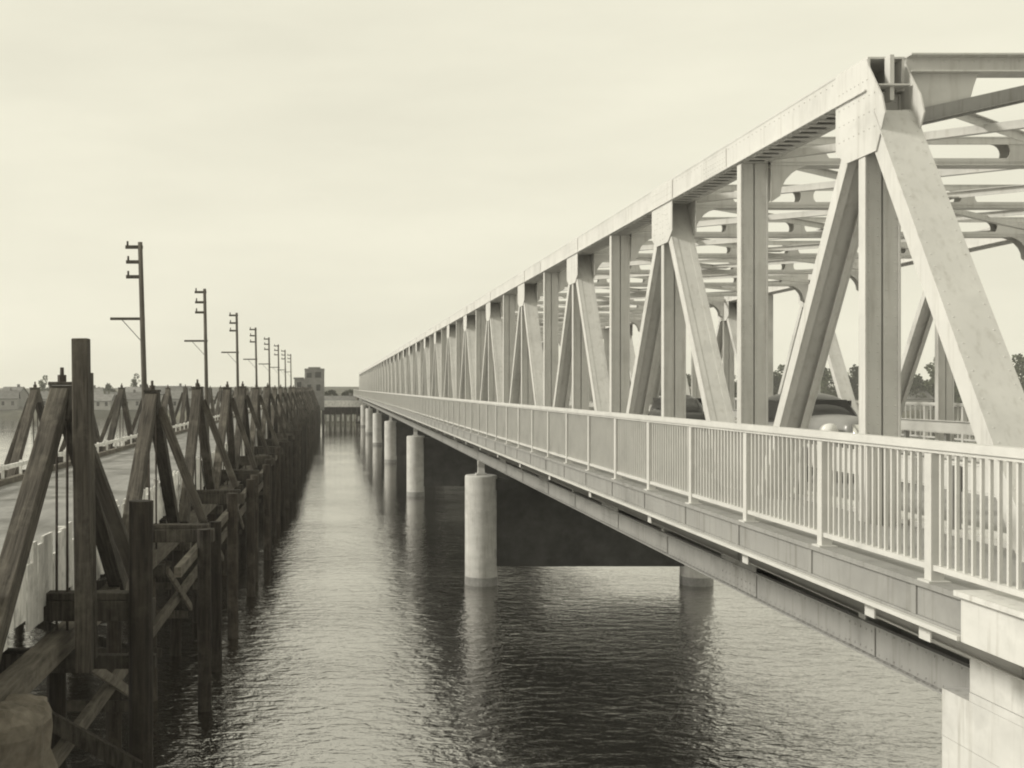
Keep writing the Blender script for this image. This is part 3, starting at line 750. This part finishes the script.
# ------------------------------------------------------------------ cars on the bridge
def car(x, y, rz, body, label):
    z = E - 1.796
    e = empty('parked_car' if False else 'sedan_car', (x, y, z), label, 'car', 'cars on the truss bridge', rz)
    rings = [(-2.30,.24,.5,1.02),(-2.2,.36,.42,1.12),(-1.7,.42,.38,1.17),(-.95,.58,.32,1.19),(-.4,.80,.30,1.12),(.2,.86,.30,1.08),(.9,.88,.30,1.04),(1.7,.84,.32,1.0),(2.2,.70,.36,.86),(2.35,.5,.45,.66)]
    mb = MB(); seg = 12
    for (yy, w, zb, zt) in rings:
        for i in range(seg):
            th = 2*math.pi*i/seg; cx = math.cos(th); sz = math.sin(th)
            px = w * math.copysign(abs(cx)**.55, cx); pz = (zb+zt)/2 + (zt-zb)/2 * math.copysign(abs(sz)**.6, sz); mb.v.append((px, yy, pz))
    nr = len(rings)
    for k in range(nr-1):
        for i in range(seg): j=(i+1)%seg; mb.f.append((k*seg+i,k*seg+j,(k+1)*seg+j,(k+1)*seg+i))
    mb.f.append(tuple(range(seg))); mb.f.append(tuple((nr-1)*seg+i for i in range(seg)))
    def loc(name, m_, mt, par=e, sm=True, sub=True):
        me = bpy.data.meshes.new(name); me.from_pydata(m_.v, [], m_.f); fin(me); me.materials.append(mt)
        for p in me.polygons: p.use_smooth = sm
        o = bpy.data.objects.new(name, me); C.objects.link(o); o.parent = par
        if sub: md = o.modifiers.new('s','SUBSURF'); md.levels = 1; md.render_levels = 2
        return o
    loc('body', mb, body)
    mb = MB()
    cab = [(-.95,.62,1.0,1.04),(-.75,.70,1.0,1.30),(-.35,.72,1.0,1.52),(.4,.74,1.0,1.60),(1.1,.72,1.0,1.50),(1.7,.62,1.0,1.22),(2.0,.5,.9,.98)]
    for (yy, w, zb, zt) in cab:
        for i in range(seg):
            th = 2*math.pi*i/seg; cx = math.cos(th); sz = math.sin(th); mb.v.append((w*math.copysign(abs(cx)**.6,cx), yy, (zb-.2+zt)/2+(zt-zb+.2)/2*math.copysign(abs(sz)**.7,sz)))
    for k in range(len(cab)-1):
        for i in range(seg): j=(i+1)%seg; mb.f.append((k*seg+i,k*seg+j,(k+1)*seg+j,(k+1)*seg+i))
    mb.f.append(tuple(range(seg))); mb.f.append(tuple((len(cab)-1)*seg+i for i in range(seg)))
    loc('cabin', mb, M['carp'])
    mb = MB(); mb.add([(-.56,-.92,1.06),(.56,-.92,1.06),(.5,-.56,1.42),(-.5,-.56,1.42),(-.56,-.88,1.06),(.56,-.88,1.06),(.5,-.52,1.42),(-.5,-.52,1.42)], [(0,1,2,3),(7,6,5,4),(0,4,5,1),(1,5,6,2),(2,6,7,3),(3,7,4,0)]); loc('windscreen', mb, M['glass'], sub=False, sm=False)
    for s in (-1, 1):
        mb = MB(); mb.box(s*.70, s*.745, -.25, 1.2, 1.08, 1.40); loc('side_window', mb, M['glass'], sub=False, sm=False)
        mb = MB(); mb.tube((s*.56,-2.22,.90), (s*.56,-1.98,.91), .14, .11, 12); loc('headlight', mb, M['lamp'], sub=False)
    mb = MB(); mb.box(-.22,.22,-2.40,-2.3,.45,1.02); loc('grille', mb, M['chrome'], sub=False)
    for yy in (-2.55, 2.5):
        mb = MB(); mb.box(-.82,.82,yy-.04,yy+.04,.38,.52); loc('bumper', mb, M['chrome'], sub=False)
    for s in (-1,1):
        for yy in (-1.45, 1.4):
            mb = MB(); mb.tube((s*.68,yy,.33),(s*.86,yy,.33),.33,.33,18); w = loc('wheel', mb, M['rubber'], sub=False)
            mb = MB(); mb.tube((s*.86,yy,.33),(s*.885,yy,.33),.17,.15,12); loc('hubcap', mb, M['chrome'], w, sub=False)
            mb = MB()   # fender
            for i in range(7):
                th = math.pi*i/6
                mb.v += [(s*.62, yy-.52*math.cos(th), .33+.42*math.sin(th)), (s*.93, yy-.48*math.cos(th), .33+.38*math.sin(th))]
            for i in range(6): mb.f.append((2*i,2*i+1,2*i+3,2*i+2))
            o = loc('fender', mb, body, sub=False); md = o.modifiers.new('t','SOLIDIFY'); md.thickness = .05
    return e
c1 = car(9.75, 22.6, 0, M['carl'], 'rounded two-tone sedan coming along the bridge road, seen between the truss members'); c1.scale = (1, 1, 1.1)
car(13.4, 43.5, math.pi, M['carp'], 'black sedan driving away on the bridge road, behind a truss diagonal farther on')

# ------------------------------------------------------------------ far shore: trees and houses
random.seed(21)
def crown_mesh(kind):
    mb = MB(); cl = []
    hh = (6.0, 4.2, 7.5)[kind]; ww = (2.8, 3.4, 1.6)[kind]
    for i in range(16):
        a = random.uniform(0, 6.28); t = random.random(); r = ww * (1 - abs(t - .4) * .9) * random.uniform(.3, 1)
        cl.append((r * math.cos(a), r * math.sin(a), 1.6 + t * hh, random.uniform(.7, 1.25)))
    for (cx, cy, cz, cr) in cl:
        for j in range(60):
            d = Vector((random.gauss(0,1), random.gauss(0,1), random.gauss(0,1))).normalized() * cr * random.uniform(.55, 1.1)
            p = Vector((cx, cy, cz)) + d; u = Vector((random.gauss(0,1), random.gauss(0,1), random.gauss(0,1))).normalized(); v = u.orthogonal().normalized(); s = random.uniform(.14,.32)
            mb.add([p + u*s, p + v*s, p - u*s, p - v*s], [(0,1,2,3)])
    return mb
def fin_noop(me): pass
tkinds = []
for k in range(3):
    me = bpy.data.meshes.new('crown'); c = crown_mesh(k); me.from_pydata(c.v, [], c.f); me.materials.append(M['leaf'])
    t_ = MB(); t_.tube((0,0,-.4), (.1,0,2.6), .28, .18, 7); t_.tube((.1,0,2.6), (-.3,.2,6.0), .18, .06, 6)
    for a in range(4): t_.tube((.05,0,2.4+.5*a), (1.4*math.cos(a*1.7), 1.4*math.sin(a*1.7), 3.8+.5*a), .09, .03, 5)
    tm_ = bpy.data.meshes.new('trunk'); tm_.from_pydata(t_.v, [], t_.f); tm_.materials.append(M['trunk']); tkinds.append((me, tm_))
def tree(x, y, k, s, label, group):
    e = empty('shore_tree', (x, y, ground(x, y)), label, 'tree', group, random.uniform(0, 6.28)); e.scale = (s * random.uniform(.9,1.25), s, s)
    for nm, me in (('crown', tkinds[k][0]), ('trunk', tkinds[k][1])):
        o = bpy.data.objects.new(nm, me); C.objects.link(o); o.parent = e
kinds_l = ['round leafy', 'low spreading', 'tall narrow']
def at(px, t):   # world x of picture column px at t metres behind the shore
    y = 360 + t; 
    for _ in range(6):
        x = (px - VX) * y / F; y = shore_y(x) + t
    return x, y
for i in range(46):          # left shore
    px = -15 + i * 8.0 + random.uniform(-3,3)
    if px > 316: break
    t = random.choice((14, 30, 50, 70)) + random.uniform(-6,6); x, y = at(px, t); k = random.choice((0,1,1,2,0))
    tree(x, y, k, random.uniform(.42,.72), kinds_l[k] + ' tree on the far shore behind the timber trestle', 'trees on the far left shore')
for px, s, k in ((43, 1.05, 2), (100, .8, 0), (110, .95, 0), (135, 1.1, 2), (122, .7, 1)):
    x, y = at(px, 35); tree(x, y, k, s, {43:'narrow tree standing above the shore at far left, left of the tall post', 100:'bushy tree on the far shore right of the tall post', 110:'higher bushy tree on the far shore between tall post and first pole', 135:'narrow dark tree on the far shore just left of the nearest utility pole', 122:'low tree on the far shore left of the nearest utility pole'}[px], 'trees on the far left shore')
for i in range(8):
    px = 326 + i * 5; x, y = at(px, 40 + random.uniform(-15,15)); tree(x, y, 1, random.uniform(.55,.85), 'low tree on the far bank between tower house and bridge', 'trees between tower house and bridge')
for i in range(72):          # right shore, seen through the trusses
    px = 520 + i * 7.8 + random.uniform(-4,4); t = random.choice((12, 26, 44)); x, y = at(px, t); k = random.choice((0,0,1,2))
    tree(x, y, k, random.uniform(1.25,1.9), 'large ' + kinds_l[k] + ' tree on the far shore seen through the bridge trusses', 'trees beyond the truss bridge')
def house(px, t, w, h, d, rh, rz, label):
    x, y = at(px, t); z = ground(x, y)
    e = empty('shore_house', (x, y, z), label, 'house', 'houses on the far shore', rz)
    def loc(name, mb, mt, par=e):
        me = bpy.data.meshes.new(name); me.from_pydata(mb.v, [], mb.f); fin(me); me.materials.append(mt); o = bpy.data.objects.new(name, me); C.objects.link(o); o.parent = par; return o
    mb = MB(); mb.prism_x([(-d/2,-.6),(d/2,-.6),(d/2,h),(0,h+rh),(-d/2,h)], -w/2, w/2); wl = loc('wall', mb, M['wallp'])
    mb = MB()
    for s in (-1,1): mb.bar((0, s*(d/2+.4), h-.25), (0, 0, h+rh+.12), w+.8, .18)
    r = loc('roof', mb, M['roofm']); mb = MB(); mb.box(w*.2, w*.2+.7, -.35, .35, h+rh*.6, h+rh+1.0); loc('chimney', mb, M['roofm'], r)
    nwin = max(2, int(w / 2.6))
    for i in range(nwin):
        xx = -w/2 + w*(i+.5)/nwin; mb = MB(); mb.box(xx-.45, xx+.45, -d/2-.04, -d/2+.05, h*.35, h*.35+1.3); loc('window', mb, M['glass'])
hs = [(4, 10, 9, 3.6, 7, 2.4, .2, 'pale gabled house on the far shore at the left edge'),
 (14, 22, 7, 4.2, 6, 2.4, -.3, 'pale house on the far shore left of the first far A-frame'),
 (46, 14, 8, 3.2, 6, 2.2, .1, 'pale house on the far shore behind the nearest leaning leg'),
 (88, 28, 9, 3.8, 7, 2.2, .3, 'pale house on the far shore just right of the tall post'),
 (101, 12, 8, 2.8, 6, 1.8, -.1, 'low pale house at the waterline right of the tall post'),
 (127, 12, 10, 3.2, 7, 2.0, .15, 'wide pale house at the waterline left of the nearest utility pole'),
 (136, 30, 7, 4.0, 6, 2.2, -.2, 'pale house partly hidden by the nearest utility pole'),
 (172, 16, 12, 4.6, 8, 2.4, .0, 'long pale shed on the far shore right of the nearest utility pole'),
 (183, 10, 9, 3.6, 7, 2.2, .25, 'pale house left of the second utility pole'),
 (218, 20, 9, 3.8, 7, 2.0, -.2, 'pale house between second and third utility poles'),
 (264, 18, 10, 3.6, 7, 2.0, .1, 'pale house between fourth and fifth utility poles'),
 (342, 14, 10, 2.6, 6, 1.6, .1, 'low pale shed on the far bank right of the tower house'),
 (905, 10, 14, 3.5, 8, 2.4, .1, 'pale house on the far shore seen through the bridge railing')]
for h_ in hs: house(*h_)

hm = bpy.data.materials.new('river_haze'); hm.use_nodes = True; nt = hm.node_tree; nt.nodes.clear()
ou = nt.nodes.new('ShaderNodeOutputMaterial'); pv = nt.nodes.new('ShaderNodeVolumePrincipled'); pv.inputs['Color'].default_value = (.97,.96,.93,1); pv.inputs['Density'].default_value = .0003
nt.links.new(pv.outputs[0], ou.inputs['Volume'])
mb = MB(); mb.box(-1510, 1510, -130, 1850, -4, 32)
tag(obj('haze', mb, hm), kind='stuff')

# ------------------------------------------------------------------ sky, sun, camera
w = bpy.data.worlds.new('World'); sc.world = w; w.use_nodes = True; nt = w.node_tree; N = nt.nodes; L = nt.links
bg = N['Background']
EL, AZ = 31.0, -92.0       # sun elevation, compass angle from the viewing direction (negative: to the left)
sky = N.new('ShaderNodeTexSky'); sky.sky_type = 'NISHITA'; sky.sun_disc = False; sky.sun_elevation = R(EL); sky.sun_rotation = R(AZ); sky.dust_density = 4; sky.air_density = 1.0
bw = N.new('ShaderNodeRGBToBW'); L.new(sky.outputs[0], bw.inputs[0])
tc = N.new('ShaderNodeTexCoord'); mp = N.new('ShaderNodeMapping'); mp.inputs['Scale'].default_value = (1, 1, 4.5); L.new(tc.outputs['Generated'], mp.inputs['Vector'])
no = N.new('ShaderNodeTexNoise'); no.inputs['Scale'].default_value = 2.6; no.inputs['Detail'].default_value = 7; no.inputs['Roughness'].default_value = .55; L.new(mp.outputs[0], no.inputs['Vector'])
mr = N.new('ShaderNodeMapRange'); mr.inputs['From Min'].default_value = .3; mr.inputs['From Max'].default_value = .7; mr.inputs['To Min'].default_value = 7.55; mr.inputs['To Max'].default_value = 8.6
L.new(no.outputs['Fac'], mr.inputs['Value'])
mix = N.new('ShaderNodeMix'); mix.data_type = 'FLOAT'; mix.inputs['Factor'].default_value = .90     # thick even cloud over the clear sky
L.new(bw.outputs[0], mix.inputs['A']); L.new(mr.outputs[0], mix.inputs['B'])
tint = N.new('ShaderNodeMix'); tint.data_type = 'RGBA'; tint.blend_type = 'MULTIPLY'; tint.inputs['Factor'].default_value = 1
L.new(mix.outputs['Result'], tint.inputs['A']); tint.inputs['B'].default_value = (1.0, .968, .79, 1)
L.new(tint.outputs['Result'], bg.inputs['Color']); bg.inputs['Strength'].default_value = .114
sd = bpy.data.lights.new('sun', 'SUN'); sd.energy = 3.2; sd.angle = R(10); sd.color = (1.0, .96, .85)
so = bpy.data.objects.new('sun', sd); C.objects.link(so)
dirv = Vector((math.sin(R(AZ)) * math.cos(R(EL)), math.cos(R(AZ)) * math.cos(R(EL)), math.sin(R(EL))))
so.rotation_euler = (-dirv).to_track_quat('-Z', 'Y').to_euler()

cd = bpy.data.cameras.new('camera'); co = bpy.data.objects.new('camera', cd); C.objects.link(co)
co.location = (0, 0, E); co.rotation_euler = (R(90), 0, 0)
cd.sensor_fit = 'HORIZONTAL'; cd.sensor_width = 36; cd.lens = 36 * F / 1024
cd.shift_x = (512 - VX) / 1024; cd.shift_y = (VY - 384) / 1024
cd.clip_start = .05; cd.clip_end = 9000
sc.camera = co
sc.view_settings.view_transform = 'Standard'; sc.view_settings.look = 'None'; sc.view_settings.exposure = 0; sc.view_settings.gamma = 1
sc.cycles.filter_width = 2.0
sc.cycles.max_bounces = 6; sc.cycles.volume_bounces = 1
